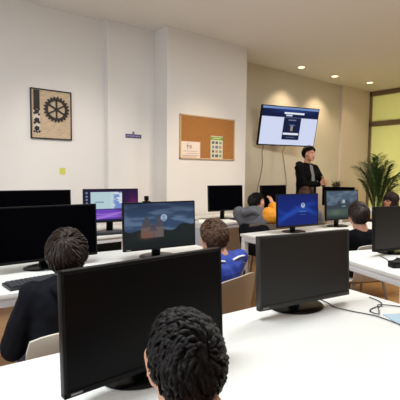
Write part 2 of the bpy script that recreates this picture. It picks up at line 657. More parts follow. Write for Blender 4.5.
def pic_tv(X, Y):
    b = np.zeros(X.shape + (3,)) + np.array([206, 214, 240.])
    top = smooth(.27, .255, Y)
    b = mixc(b, (14, 24, 62), top)
    b = mixc(b, (120, 146, 196), top * smooth(.065, .05, Y))
    b = mixc(b, (44, 72, 140), top * np.exp(-(((X - .55) / .3) ** 2 + ((Y - .1) / .06) ** 2)) * .8)
    b = mixc(b, (226, 232, 244), ((np.abs(X - .56) < .18) & (np.abs(Y - .15) < .022)).astype(float))
    b = mixc(b, (200, 210, 230), ((np.abs(X - .47) < .055) & (np.abs(Y - .21) < .018)).astype(float))
    pan = ((np.abs(X - .54) < .155) & (Y > .27) & (Y < .86)).astype(float)
    b = mixc(b, (18, 28, 62), pan)
    b = mixc(b, (150, 160, 186), ((np.abs(X - .54) < .07) & (np.abs(Y - .33) < .014)).astype(float) * .7)
    b = mixc(b, (178, 160, 140), ((np.abs(X - .545) < .022) & (Y > .48) & (Y < .62)).astype(float) * .8)
    b = mixc(b, (90, 120, 180), ((np.abs(X - .545) < .05) & (np.abs(Y - .46) < .014)).astype(float) * .8)
    b = mixc(b, (222, 228, 240), ((np.abs(X - .54) < .14) & (np.abs(Y - .70) < .028)).astype(float))
    b = mixc(b, (110, 120, 150), ((np.abs(X - .54) < .08) & (np.abs(Y - .79) < .012)).astype(float) * .7)
    return b


def monitor(u, v, zc, rel, label, w=.54, h=.325, pic=None, glow=0.8, screen=dark_screen, tilt=3, chin=.016, depth=0, logo=False, bez=black_plastic):
    """(u, v) is where the centre of the screen stands over the table, zc its height"""
    r = math.radians(rel)
    # origin under the neck
    off = 0.075
    ou, ov = u - off * math.sin(r), v + off * math.cos(r)
    t = thing('desktop_monitor', (ou, ov, TOP), r, label, 'monitor', 'desktop monitors on the tables')
    zl = zc - TOP
    T = Matrix.Translation((0, -off, zl)) @ Matrix.Rotation(math.radians(-tilt), 4, 'X')
    b = .009
    fr = MB()
    fr.box((-(w - b) / 2, .006, 0), (b, .026, h), .0025)
    fr.box(((w - b) / 2, .006, 0), (b, .026, h), .0025)
    fr.box((0, .006, (h - b) / 2), (w, .026, b), .0025)
    fr.box((0, .006, -(h - chin) / 2), (w, .026, chin), .0025)
    fr.xf(T)
    fo = fr.build('bezel', bez, t)
    bk = MB()
    bk.box((0, .016, 0), (w - .006, .014, h - .006), .004)
    hw, hh = w * .30, h * .30
    poly = [(-hw, -hh), (hw, -hh), (hw, hh), (-hw, hh)]
    a = [(-w * .42, .023, -h * .40), (w * .42, .023, -h * .40), (w * .42, .023, h * .40), (-w * .42, .023, h * .40),
         (-hw, .05, -hh), (hw, .05, -hh), (hw, .05, hh), (-hw, .05, hh)]
    bk._add(a, [(0, 1, 2, 3), (7, 6, 5, 4), (0, 4, 5, 1), (1, 5, 6, 2), (2, 6, 7, 3), (3, 7, 4, 0)])
    bk.xf(T)
    bk.build('back_cover', black_plastic, t)
    sw, sh = w - 2 * b, h - b - chin
    zoff = (chin - b) / 2
    if pic is None:
        s = MB().box((0, -.002, zoff), (sw, .004, sh)).xf(T).build('screen', screen, t, False)
    else:
        me = picture_mesh(sw, sh, 150, 90, pic)
        me.transform(T @ Matrix.Translation((0, -.004, zoff)))
        s = link('screen', me, mat_picture('display_picture', glow, .3), t)
        tag(s, 'lit display')
    if logo:
        lm = MB().box((-w * .44, -.0075, -(h - chin) / 2), (.03, .001, .005)).xf(T)
        lm.build('logo_mark', mat('logo_grey', (150, 150, 152), .4), fo)
    nk = MB()
    nk.hull([(-.022, 0, .02, .012), (.022, 0, .02, .012), (-.02, -.012, zl - .03, .012), (.02, -.012, zl - .03, .012)])
    nk.build('neck', black_plastic, t)
    bs = MB().lathe([(.02, .016), (.095, .012), (.118, .007), (.122, .003), (.12, 0.0005)][::-1], (0, -.02, 0), 40, 1.08, .86)
    bs.build('base', gloss_black, t)
    return t


monitor(.596, .962, .933, 1, 'large black switched-off monitor nearest on the front table, left of the other', .53, .318, logo=True, screen=sheen_screen)
monitor(1.43, 1.05, .928, -10, 'dark grey switched-off monitor on the front table near its end', .515, .304, screen=grey_screen, logo=True,
        bez=mat('grey_bezel_plastic', (44, 43, 42), .45), chin=.02)
monitor(3.02, 1.39, .935, -14, 'black switched-off monitor on the right table beside the black box', screen=grey_screen)
monitor(.77, 2.44, .96, -1, 'wide black switched-off monitor on the middle table facing the boy in black jacket', .62, .33)
monitor(1.5, 2.32, .966, -6.5, 'monitor showing a castle at night with a pale round avatar', .55, .325, pic_castle, 1.0, logo=True)
monitor(3.24, 2.50, .965, -9, 'monitor with a bright blue login screen and round avatar', .54, .325, pic_blue, .6)
monitor(3.99, 2.48, .985, -6, 'monitor showing a grey lake landscape before the dark-haired boy', .54, .325, pic_lake, .95)
monitor(.99, 3.5, 1.0, -8, 'black switched-off monitor against the picture wall behind the wide one', .62, .335)
monitor(1.74, 3.57, 1.0, -11, 'monitor with a purple desktop and a pale open window', .54, .325, pic_purple, 1.0)
monitor(3.41, 3.76, 1.005, -5, 'black switched-off monitor below the cork board with keyboard in front')
monitor(4.43, 3.86, .99, 0, 'small-looking black monitor below the television behind the pupil in orange')
monitor(6.19, 3.93, .935, -46, 'black monitor peeking over the lake picture screen beside the presenter')


# ------------------------------------------------------------------ television on its arm
tv = thing('television', (5.56, 4.85, 2.127), math.radians(-16), 'large wall television showing a white page with a navy panel', 'television')
Tt = Matrix.Translation((.09, -.31, 0)) @ Matrix.Rotation(math.radians(12), 4, 'X')
W, Hh = 1.17, .675
MB().box((0, .025, 0), (W, .05, Hh), .006).xf(Tt).build('housing', black_plastic, tv)
me = picture_mesh(W - .03, Hh - .035, 230, 130, pic_tv)
me.transform(Tt @ Matrix.Translation((0, -.0015, .004)))
tag(link('screen', me, mat_picture('television_picture', 1.0, .25), tv), 'lit display')
ar = MB()
ar.box((-.02, -.06, .0), (.24, .02, .22), .003)
ar.tube([(-.02, -.06, 0), (.12, -.16, 0), (.09, -.24, 0)], .018, 10)
ar.box((.09, -.235, -.01), (.4, .03, .36), .003)
ar.build('wall_arm', dark_metal, tv)
for pts, lab in (([(5.23, 4.80, 1.83), (5.22, 4.835, 1.7), (5.25, 4.842, 1.5), (5.21, 4.842, 1.3), (5.12, 4.842, 1.0), (5.14, 4.842, .3)],
                  'thin black cable hanging from the television toward the dark monitor'),
                 ([(5.72, 4.72, 1.83), (5.76, 4.835, 1.72), (5.83, 4.842, 1.5), (5.9, 4.842, 1.2), (5.92, 4.842, .3)],
                  'thin cable hanging from the television behind the presenter')):
    m_ = MB()
    P = [Vector(p) for p in pts]
    fine = []
    for i in range(len(P) - 1):
        for k in range(6):
            fine.append(P[i].lerp(P[i + 1], k / 6))
    fine.append(P[-1])
    tag(m_.tube(fine, .0045, 6).build('cable', mat('tan_cable', (84, 72, 58), .6), None), lab, 'cable', 'television cables on the back wall')

# ------------------------------------------------------------------ things on the walls
# gear picture
art = thing('wall_art', (1.545, 4.70, 1.967), 0, 'black-framed wooden picture with a large black gear wheel', 'picture')
aw, ah = .462, .556
MB().box((0, -.012, 0), (aw - .01, .014, ah - .01)).build('panel', plywood, art, False)
f = MB()
for s in (-1, 1):
    f.box((s * (aw / 2 - .006), -.016, 0), (.012, .03, ah), .002)
    f.box((0, -.016, s * (ah / 2 - .006)), (aw, .03, .012), .002)
f.build('frame', art_black, art)


def gear(mb, cx, cz, R, teeth, y0, y1, spokes=6, hub=.018):
    n = teeth * 8
    out = []
    for i in range(n):
        a = 2 * PI * i / n
        k = i % 8
        rr = R if k in (0, 1, 2) else (R * .86 if k in (4, 5, 6) else R * .93)
        out.append((rr * math.cos(a), rr * math.sin(a)))
    ri = R * .67
    vo0 = [mb.bm.verts.new((cx + x, y0, cz + z)) for x, z in out]
    vo1 = [mb.bm.verts.new((cx + x, y1, cz + z)) for x, z in out]
    vi0 = [mb.bm.verts.new((cx + ri * math.cos(2 * PI * i / n), y0, cz + ri * math.sin(2 * PI * i / n))) for i in range(n)]
    vi1 = [mb.bm.verts.new((cx + ri * math.cos(2 * PI * i / n), y1, cz + ri * math.sin(2 * PI * i / n))) for i in range(n)]
    for i in range(n):
        j = (i + 1) % n
        mb.bm.faces.new((vo0[i], vo0[j], vi0[j], vi0[i]))
        mb.bm.faces.new((vo1[j], vo1[i], vi1[i], vi1[j]))
        mb.bm.faces.new((vo0[j], vo0[i], vo1[i], vo1[j]))
        mb.bm.faces.new((vi0[i], vi0[j], vi1[j], vi1[i]))
    ym, yd = (y0 + y1) / 2, abs(y1 - y0)
    for k in range(spokes):
        a = PI * k / 3 + PI / 6
        M = Matrix.Rotation(-a, 3, 'Y')
        mb.box((cx + math.cos(a) * ri * .55, ym, cz + math.sin(a) * ri * .55), (ri * 1.0, yd, .017), 0, M)
    prof = [(hub * math.cos(2 * PI * k / 20), hub * math.sin(2 * PI * k / 20)) for k in range(20)]
    mb.prism_y([(cx + x, cz + z) for x, z in prof], y0 - .002, y1)


g = MB()
gear(g, .055, .062, .146, 22, -.032, -.020)
g.build('gear_wheel', art_black, art, False)
st = MB()
st.box((-.165, -.022, .155), (.066, .006, .21), .001)
for (z, a) in ((.02, .026), (-.075, .031), (-.165, .030)):
    prof = [(a * math.cos(2 * PI * k / 10) * (1.05 if k % 2 else .85), a * math.sin(2 * PI * k / 10) * (1.05 if k % 2 else .85)) for k in range(10)]
    st.prism_y([(-.165 + x, z + q) for x, q in prof], -.025, -.019)
for (x, z) in ((-.19, .0), (-.14, -.01), (-.19, -.105), (-.14, -.1), (-.192, -.2), (-.165, -.205), (-.138, -.2), (-.19, .045), (-.14, .045)):
    st.box((x, -.022, z), (.018, .006, .026), .001, Matrix.Rotation(.6 * (1 if x > -.16 else -1), 3, 'Y'))
st.build('cut_out_strip', art_black, art)
ins = MB().box((-.165, -.0195, -.09), (.072, .002, .26))
tag(ins.build('pale_backing', mat('pale_backing', (206, 194, 180), .7), art, False), 'pale strip behind the cut-outs')

# sticky note
sn = MB()
sn._add([(-.035, -.001, -.036), (.035, -.001, -.036), (.035, -.001, .036), (-.035, -.001, .036), (-.035, -.009, -.038), (.035, -.007, -.038)],
        [(3, 2, 1, 0), (0, 1, 5, 4)])
NOTE = sn.build('sticky_note', mat('yellow_note', (206, 204, 96), .8), None, False)
NOTE.location = (1.667, 4.70, 1.327)
tag(NOTE, 'small yellow-green sticky note on the white wall below the gear picture', 'note')

# purple lettered sign
sg = thing('wall_sign', (2.553, 4.60, 1.782), 0, 'small purple lettered sign on the white pilaster', 'sign')
MB().box((0, -.004, 0), (.225, .008, .048), .001).build('plate', mat('sign_purple', (78, 66, 112), .5), sg)
lt = MB()
xx = -.10
for k, wd_ in enumerate((.012, .016, .01, .016, .014, .012, .016, .01, .014)):
    lt.box((xx + wd_ / 2, -.0085, -.002 + .003 * math.sin(k * 1.9)), (wd_, .001, .013 if k % 2 else .02))
    xx += wd_ + .0085
lt.build('lettering', mat('sign_lilac', (158, 148, 186), .5), sg, False)
em = MB()
em.prism_y([(-.016, .026), (.012, .026), (.012, .05), (.004, .06), (-.008, .06), (-.016, .05)], -.007, 0)
em.build('emblem', mat('sign_mauve', (122, 112, 150), .5), sg, False)

# cork board with two sheets
cb = thing('cork_board', (3.55, 4.30, 1.795), 0, 'cork notice board in a thin wooden frame between pier edges', 'notice board')
cw, ch = .975, .585
MB().box((0, -.008, 0), (cw - .02, .012, ch - .02)).build('cork_panel', cork, cb, False)
f = MB()
for s in (-1, 1):
    f.box((s * (cw / 2 - .009), -.011, 0), (.018, .022, ch), .002)
    f.box((0, -.011, s * (ch / 2 - .009)), (cw, .022, .018), .002)
f.build('frame', pale_wood, cb)


def pic_sheet1(X, Y):
    b = np.zeros(X.shape + (3,)) + np.array([232, 216, 204.])
    b = mixc(b, (206, 150, 134), ((X < .03) | (X > .97) | (Y < .03) | (Y > .97)).astype(float) * .8)
    b = mixc(b, (96, 84, 96), ((np.abs(X - .36) < .012) & (np.abs(Y - .28) < .16)).astype(float))
    b = mixc(b, (96, 84, 96), ((np.abs(X - .36) < .06) & (np.abs(Y - .26) < .02)).astype(float))
    b = mixc(b, (150, 132, 130), ((np.abs(X - .5) < .06) & (np.abs(Y - .3) < .1)).astype(float) * .6)
    for y, x0, x1 in ((.56, .12, .85), (.68, .3, .9), (.80, .1, .9), (.88, .1, .8)):
        b = mixc(b, (176, 142, 134), ((np.abs(Y - y) < .02) & (X > x0) & (X < x1)).astype(float) * .7)
    return b


def pic_sheet2(X, Y):
    b = np.zeros(X.shape + (3,)) + np.array([214, 208, 186.])
    b = mixc(b, (128, 160, 70), ((Y > .03) & (Y < .17)).astype(float))
    b = mixc(b, (190, 206, 150), ((np.abs(Y - .1) < .025) & (np.abs(X - .5) < .3)).astype(float))
    r = random.Random(3)
    for j in range(4):
        for i in range(3):
            c = r.choice([(92, 116, 160), (70, 82, 96), (140, 150, 170), (176, 120, 100), (110, 140, 110)])
            b = mixc(b, c, ((np.abs(X - (.2 + .3 * i)) < .09 + .03 * r.random()) & (np.abs(Y - (.29 + .19 * j)) < .06)).astype(float) * .85)
    return b


s1 = link('paper_sheet', picture_mesh(.335, .235, 80, 56, pic_sheet1), mat_picture('printed_sheet', 0, .8), None, False)
s1.location = (3.238, 4.2838, 1.62)
tag(s1, 'white landscape sheet with lines pinned low on the cork board', 'paper', 'sheets pinned to the cork board')
s2 = link('paper_sheet', picture_mesh(.225, .32, 50, 72, pic_sheet2), mat_picture('printed_poster', 0, .8), None, False)
s2.location = (3.697, 4.2838, 1.674)
tag(s2, 'portrait sheet with a green heading and small pictures on the cork board', 'paper', 'sheets pinned to the cork board')


# ------------------------------------------------------------------ small things on the tables
def keyboard(u, v, rel, label, L=.44, D=.14):
    t = thing('keyboard', (u, v, TOP), math.radians(rel), label, 'keyboard', 'black keyboards on the tables')
    b = MB()
    b.prism_y([(-L / 2, .001), (L / 2, .001), (L / 2, .014), (-L / 2, .014)], -D / 2, D / 2)
    b.build('tray', kb_grey, t)
    k = MB()
    for r in range(5):
        y = -D / 2 + .022 + r * .024
        n = 18
        for c in range(n):
            if r == 0 and 4 <= c <= 9:
                if c == 4:
                    k.box((-L / 2 + .012 + 7 * (L - .02) / n, y, .018), (6 * (L - .02) / n - .004, .019, .009), .001, None, 1)
                continue
            k.box((-L / 2 + .012 + (c + .5) * (L - .02) / n - .002, y, .018), ((L - .02) / n - .004, .019, .009), .001, None, 1)
    k.build('keys', key_grey, t)
    return t


keyboard(.69, 2.17, 4, 'dark grey keyboard on the middle table in front of the black-jacket boy')
keyboard(1.70, 3.455, -6, 'black keyboard below the purple screen monitor', .44, .11)
keyboard(3.62, 3.60, -6, 'black keyboard in front of the monitor below the cork board')


def mouse(u, v, rel, label, m=black_plastic):
    t = thing('computer_mouse', (u, v, TOP), math.radians(rel), label, 'mouse', 'computer mice')
    b = MB().hull([(0, -.025, .012, .026, (1, 1.2, .5)), (0, .028, .010, .024, (1, 1.1, .42)), (0, 0, .02, .02, (1, 1.3, .9))], 3)
    for v_ in b.bm.verts:
        v_.co.z = max(v_.co.z, 0.0008)
    b.build('shell', m, t)
    MB().box((0, .035, .030), (.006, .016, .006), .002).build('scroll_wheel', key_grey, t)
    return t


def cable(pts, r, label, m=cable_black, group='cables on the tables', sub=10):
    P = [Vector(p) for p in pts]
    out = []
    for i in range(len(P) - 1):
        p0, p1, p2, p3 = P[max(i - 1, 0)], P[i], P[i + 1], P[min(i + 2, len(P) - 1)]
        for k in range(sub):
            t = k / sub
            out.append(.5 * ((2 * p1) + (p2 - p0) * t + (2 * p0 - 5 * p1 + 4 * p2 - p3) * t * t + (3 * p1 - p0 - 3 * p2 + p3) * t ** 3))
    out.append(P[-1])
    return tag(MB().tube(out, r, 8).build('cable', m, None), label, 'cable', group)


# black box and plug on the right table
bx = thing('black_box', (2.555, 1.195, TOP), math.radians(-25), 'small black box on the right table near its edge', 'box')
MB().box((0, 0, .021), (.075, .055, .04), .004).build('body', black_plastic, bx)
MB().box((0, -.0285, .022), (.05, .002, .02), .0005).build('front_window', gloss_black, bx)
mouse(2.69, 1.235, -40, 'black mouse lying beside the small black box on the right table')
pd = thing('mouse_mat', (1.80, .80, TOP), math.radians(-30), 'pale blue mouse mat at the end of the front table', 'mouse mat')
MB().box((0, 0, .0015), (.17, .13, .003), .001).build('pad', mat('pale_blue_cloth', (170, 192, 204), .9), pd)
pd.location = (1.685, .715, TOP)
ms = mouse(1.71, .725, -50, 'black mouse on the pale blue mat at the end of the front table')
ms.location.z = TOP + .003
z = TOP + .0035
cable([(1.60, 1.13, z), (1.595, 1.08, z), (1.58, 1.03, z), (1.56, .99, z), (1.57, .92, z), (1.6, .8, z), (1.56, .62, z)], .0023, 'black cable curling from under the dark grey front monitor')
cable([(1.82, .97, z), (1.80, .91, z), (1.752, .872, z), (1.70, .878, z), (1.64, .868, z), (1.62, .82, z + .004), (1.68, .85, z + .007), (1.72, .874, z + .008), (1.76, .858, z + .004), (1.80, .82, z), (1.82, .74, z)], .0023,
      'looped black cable near the end of the front table beside the mat')
cable([(2.80, 1.42, z), (2.72, 1.33, z), (2.64, 1.28, z), (2.585, 1.23, z)], .003, 'short black cable leading to the small black box')
cable([(3.22, 3.84, z + .002), (3.12, 3.87, z + .006), (3.0, 3.86, z + .006), (2.94, 3.80, z + .006), (2.93, 3.70, z + .008)], .004, 'black cable looping over the white sheets below the cork board')

# white sheets at the end of the table below the cork board
pp = thing('paper_stack', (3.0, 3.64, TOP), math.radians(6), 'small stack of white sheets at the end of the table below the cork board', 'paper')
for k in range(3):
    MB().box((.004 * k, -.003 * k, .001 + .0012 * k), (.17, .25, .001)).build('sheet', mat('white_paper', (240, 238, 232), .8), pp, False).rotation_euler.z = .05 * k

# notice in a frame on the table behind the castle monitor
nf = thing('framed_notice', (2.52, 4.12, .9), math.radians(-3), 'small white notice with a pink border standing behind the castle monitor', 'notice')
nf.location = (1.93, 4.05, TOP)


def pic_notice(X, Y):
    b = np.zeros(X.shape + (3,)) + np.array([236, 216, 206.])
    b = mixc(b, (206, 160, 156), ((X < .06) | (X > .94) | (Y < .06) | (Y > .94)).astype(float))
    for y in (.3, .45, .6):
        b = mixc(b, (206, 182, 178), ((np.abs(Y - y) < .03) & (X > .2) & (X < .8)).astype(float))
    return b


nm = picture_mesh(.18, .13, 40, 30, pic_notice)
nm.transform(Matrix.Translation((0, -.006, .245)))
link('sheet', nm, mat_picture('printed_notice', 0, .7), nf, False)
MB().box((0, 0, .245), (.186, .008, .136), .001).build('backing', white_metal, nf)
st_ = MB().box((0, 0, .09), (.02, .008, .18), .001)
st_.box((0, 0, .004), (.14, .07, .008), .002)
st_.build('stand', white_metal, nf)

# orange cup beside the purple screen
oc = thing('paper_cup', (1.52, 3.93, TOP), 0, 'orange cup behind the left edge of the purple screen monitor', 'cup')
MB().lathe([(.030, 0.0005), (.031, .003), (.042, .2), (.044, .203), (.040, .203), (.03, .02)], n=28).build('wall', mat('orange_card', (226, 142, 86), .6), oc)
oc.location = (1.55, 3.93, TOP)

# webcam clipped on top of the castle monitor
wc = thing('webcam', (1.40, 2.345, 1.1292), math.radians(-6.5), 'small black webcam on top of the castle monitor', 'webcam')
MB().box((0, 0, .003), (.05, .03, .005), .001).box((0, .014, -.018), (.04, .006, .04), .001).build('clip', black_plastic, wc)
wb = MB().box((0, -.002, .024), (.028, .026, .034), .006)
wb.build('body', black_plastic, wc)
MB().lathe([(.009, 0), (.009, .004), (.005, .005)], n=20).xf(Matrix.Translation((0, -.015, .026)) @ Matrix.Rotation(PI / 2, 4, 'X')).build('lens', gloss_black, wc)

# white phone on a stand by the lake monitor
sp = thing('desk_phone', (5.88, 3.72, TOP), math.radians(-38), 'pale upright device with a dark teal screen left of the lake monitor', 'device')
MB().box((0, 0, .17), (.075, .03, .26), .008).build('body', white_metal, sp)
MB().box((0, -.016, .22), (.055, .003, .10), .001).build('screen', mat('teal_glass', (62, 92, 98), .2), sp)
MB().box((0, .02, .02), (.10, .09, .04), .006).build('foot', dark_metal, sp)

# low white cabinet with a small plant beyond the lake monitor
cbn = thing('storage_cabinet', (7.05, 4.55, 0), 0, 'pale storage cabinet against the back wall beyond the presenter', 'cabinet')
MB().box((0, 0, .54), (.9, .42, 1.03), .004).build('body', mat('cabinet_white', (214, 204, 188), .5), cbn)
for s in (-1, 1):
    d = MB().box((s * .222, -.218, .54), (.436, .018, .99), .003).build('door', mat('cabinet_white', (214, 204, 188), .5), cbn)
    MB().tube([(s * .04, -.236, .58), (s * .04, -.245, .59), (s * .04, -.245, .69), (s * .04, -.236, .70)], .005, 8).build('handle', chrome, d)
MB().box((0, 0, .013), (.84, .38, .025)).build('plinth', dark_metal, cbn)
sp2 = thing('potted_plant', (7.0, 4.5, 1.056), .3, 'small low plant in a dark bowl on top of the pale cabinet', 'plant')
MB().lathe([(.05, .0005), (.08, .03), (.085, .06), (.075, .062), (.06, .04)], n=28).build('bowl', mat('dark_clay', (58, 48, 42), .6), sp2)
lf = MB()
for k in range(46):
    a = rng.uniform(0, 2 * PI)
    L = rng.uniform(.06, .22)
    el = rng.uniform(.1, .9)
    d = Vector((math.cos(a) * math.cos(el), math.sin(a) * math.cos(el) * .7, math.sin(el) * .7))
    p0 = Vector((math.cos(a) * .02, math.sin(a) * .02, .05))
    lf.tube([p0, p0 + d * L * .5 + Vector((0, 0, .012)), p0 + d * L], [.003, .012, .001], 6, True, .25)
lf.build('leaves', mat('grey_green_leaf', (92, 100, 76), .6, var=.3, scale=20), sp2)

# ------------------------------------------------------------------ palm in front of the glass
pl = thing('potted_palm', (7.17, 3.75, 0), 0, 'tall feathery green palm standing before the yellow-green glass', 'plant')
MB().lathe([(.13, .001), (.15, .02), (.19, .34), (.20, .36), (.185, .36), (.17, .32)], n=36).build('pot', mat('plant_pot', (92, 84, 74), .6), pl)
MB().lathe([(.10, .30), (.172, .322), (.05, .34)], n=24).build('soil', mat('potting_soil', (46, 34, 26), .95, bump=.4, bscale=120), pl)


def frond(base, az, height, reach, n_leaf, name='frond'):
    height *= 1.13
    reach *= .85
    n_leaf += 6
    m = MB()
    d = Vector((math.cos(az), math.sin(az), 0))
    side = Vector((-math.sin(az), math.cos(az), 0))
    P = []
    N = 22
    for i in range(N + 1):
        t = i / N
        P.append(base + d * reach * (t ** 1.7) + Vector((0, 0, height * (t - .22 * t ** 3.2))) + side * .02 * math.sin(t * 3))
    m.tube(P, [.009 * (1 - .85 * i / N) + .0012 for i in range(N + 1)], 6)
    for i in range(n_leaf):
        t = .36 + .64 * i / (n_leaf - 1)
        f = t * N
        k = min(int(f), N - 1)
        p = P[k].lerp(P[k + 1], f - k)
        tan = (P[k + 1] - P[k]).normalized()
        L = (.20 * math.sin(PI * min(1, (t - .3) / .75)) + .075) * rng.uniform(.85, 1.15)
        for s in (-1, 1):
            up = tan.cross(side) * -1
            q = (tan * .75 + side * s * .85 + up * .22 + Vector((rng.uniform(-.12, .12), rng.uniform(-.12, .12), rng.uniform(-.1, .1)))).normalized()
            e = p + q * L + Vector((0, 0, -.08 * L))
            m.tube([p, p + q * L * .35 + Vector((0, 0, .006)), p + q * L * .72 - Vector((0, 0, .06 * L)), e], [.003, .0125, .009, .0012], 5, True, .2)
    return m.build(name, leaf, pl)


toL = cam_dir(-1, 0)
toR = cam_dir(1, 0)
B0 = Vector((0, 0, .33))
for (az, h, reach, n) in ((toL + .15, 1.28, .52, 24), (toL - .9, 1.36, .30, 22), (toL + 1.3, 1.50, .10, 22), (toR + .3, 1.38, .26, 22), (toR - .2, 1.20, .44, 24), (toR + 1.0, 1.34, .30, 22),
                          (toR - 1.0, 1.1, .42, 20), (toL - .4, 1.0, .30, 20), (toL + .4, 1.42, .22, 22), (toR + .6, 1.46, .14, 22), (toL - .2, 1.30, .16, 22), (toR - .5, 1.30, .2, 22), (toL - 1.6, 1.25, .3, 20), (toR + 1.5, 1.15, .36, 20), (toR - 1.7, 1.22, .22, 20), (toL + .8, 1.18, .26, 20), (toR + .1, .92, .46, 18), (toL + 2.0, 1.05, .36, 18)):
    frond(B0 + Vector((rng.uniform(-.05, .05), rng.uniform(-.05, .05), 0)), az, h, reach, n)
cn = MB()
for k in range(7):
    a = k * .9
    cn.tube([B0 + Vector((math.cos(a) * .05, math.sin(a) * .05, -.03)), B0 + Vector((math.cos(a) * .06, math.sin(a) * .06, .3)), B0 + Vector((math.cos(a) * .08, math.sin(a) * .08, .55))], [.014, .011, .006], 8)
cn.build('canes', stem_mat, pl)


# ------------------------------------------------------------------ chairs
def chair(u, v, rz, label, m, w=.42, top=.78, cat_group='plastic school chairs'):
    """rz = direction the sitter looks (angle in the room)"""
    t = thing('school_chair', (u, v, 0), rz - PI / 2, label, 'chair', cat_group)
    prof = [(.205, .425), (.195, .44), (.15, .447), (.05, .440), (-.06, .434), (-.14, .436), (-.185, .455), (-.208, .50), (-.222, .56), (-.236, .64), (-.250, .72), (-.258, top)]
    b = bmesh.new()
    th = .008
    nx = 13
    grid = []
    for i, (y, z_) in enumerate(prof):
        a = Vector((0, *prof[max(i - 1, 0)]))
        c = Vector((0, *prof[min(i + 1, len(prof) - 1)]))
        tg = (c - a).normalized()
        nrm = Vector((0, tg.z, -tg.y)) * -1
        row = []
        for k in range(nx):
            s = k / (nx - 1) * 2 - 1
            ww = w / 2 * (1 if i not in (0, len(prof) - 1) else .95)
            back = max(0, (i - 5)) / 6
            curve = .02 * s * s * (1 if i < 6 else 1.3)
            p = Vector((s * ww, y, z_)) + Vector((0, curve * min(1, back * 2), curve * (1 - min(1, back * 2)) * .5))
            if i == len(prof) - 1:
                p.z -= .018 * abs(s) ** 4
            row.append((p, nrm))
        grid.append(row)
    top_v = [[b.verts.new(p) for p, n in r] for r in grid]
    bot_v = [[b.verts.new(p + n * -th if n.z > 0 else p + n * th) for p, n in r] for r in grid]
    R_, C_ = len(grid), nx
    for i in range(R_ - 1):
        for k in range(C_ - 1):
            b.faces.new((top_v[i][k], top_v[i][k + 1], top_v[i + 1][k + 1], top_v[i + 1][k]))
            b.faces.new((bot_v[i][k + 1], bot_v[i][k], bot_v[i + 1][k], bot_v[i + 1][k + 1]))
    for i in range(R_ - 1):
        b.faces.new((top_v[i + 1][0], bot_v[i + 1][0], bot_v[i][0], top_v[i][0]))
        b.faces.new((top_v[i][-1], bot_v[i][-1], bot_v[i + 1][-1], top_v[i + 1][-1]))
    for k in range(C_ - 1):
        b.faces.new((top_v[0][k], bot_v[0][k], bot_v[0][k + 1], top_v[0][k + 1]))
        b.faces.new((top_v[-1][k + 1], bot_v[-1][k + 1], bot_v[-1][k], top_v[-1][k]))
    mb = MB()
    mb.bm.free()
    mb.bm = b
    mb.build('seat_shell', m, t, True)
    fm = MB()
    for s in (-1, 1):
        fm.tube([(s * .15, .16, .424), (s * .15, -.14, .418)], .010, 8)
    fm.tube([(-.15, .10, .418), (.15, .10, .418)], .009, 8)
    fm.tube([(-.15, -.1, .414), (.15, -.1, .414)], .009, 8)
    fm.build('frame', chrome, t)
    for sx in (-1, 1):
        for (y0, y1) in ((.14, .20), (-.12, -.21)):
            lg = MB().tube([(sx * .15, y0, .42), (sx * .165, y0 + (y1 - y0) * .3, .30), (sx * .19, y1, .012)], .0105, 10).build('leg', chrome, t)
            MB().lathe([(.013, 0), (.014, .014), (.011, .02)], (sx * .19, y1, .0005), 12).build('rubber_foot', shoe_mat, lg)
    return t


# ------------------------------------------------------------------ people
def ball_path(mb, a, b, r0, r1):
    mb.hull([(*a, r0), (*b, r1)])


def ik(a, c, l1, l2, pole):
    a, c = Vector(a), Vector(c)
    d = c - a
    L = min(d.length, (l1 + l2) * .999)
    n = d.normalized()
    c = a + n * L
    x = (l1 * l1 - l2 * l2 + L * L) / (2 * L)
    h = math.sqrt(max(0, l1 * l1 - x * x))
    p = Vector(pole) - n * Vector(pole).dot(n)
    p.normalize()
    return a + n * x + p * h, c


def hand_fingers(mb, wrist, fwd, palm_n, side, s, curl):
    """five fingers of different lengths rooted in the palm; side is +1 for the thumb on the +x of the palm frame"""
    f = Vector(fwd).normalized()
    n = (Vector(palm_n) - f * Vector(palm_n).dot(f)).normalized()
    x = f.cross(n) * side
    w = Vector(wrist)
    for k, (off, L) in enumerate(((.030, .068), (.0105, .078), (-.0095, .072), (-.029, .056))):
        p = w + f * .082 * s + x * off * s
        d = (f + x * off * 3).normalized()
        segs = (.45, .32, .23)
        ang = 0
        rr = .0088 * s
        for q, sg_ in enumerate(segs):
            ang += curl * (1.0 if q else .7)
            dd = d * math.cos(ang) + n * math.sin(ang)
            e = p + dd * L * sg_ * s
            mb.hull([(*p, rr), (*e, rr * .9)], 1)
            p, rr = e, rr * .9
    p = w + f * .025 * s + x * .026 * s
    for dd, L, r in ((f * .6 + x * .75 + n * .25, .042, .0115), (f * .85 + x * .3 + n * .4, .032, .010), (f * .9 + n * .45 + x * .05, .024, .0088)):
        e = p + dd.normalized() * L * s
        mb.hull([(*p, r * s), (*e, r * .9 * s)], 1)
        p = e


def palm_hull(mb, wrist, fwd, palm_n, s):
    f = Vector(fwd).normalized()
    n = (Vector(palm_n) - f * Vector(palm_n).dot(f)).normalized()
    x = f.cross(n)
    w = Vector(wrist)
    B = []
    for off, d, r in ((.018, .015, .014), (-.018, .015, .014), (.030, .078, .0115), (-.029, .072, .011), (0, .082, .012)):
        p = w + f * d * s + x * off * s
        B.append((*p, r * s))
    mb.hull(B)


def head_matrix(c, yaw, pitch, roll=0):
    return Matrix.Translation(Vector(c)) @ Matrix.Rotation(yaw, 4, 'Z') @ Matrix.Rotation(-pitch, 4, 'X') @ Matrix.Rotation(roll, 4, 'Y')


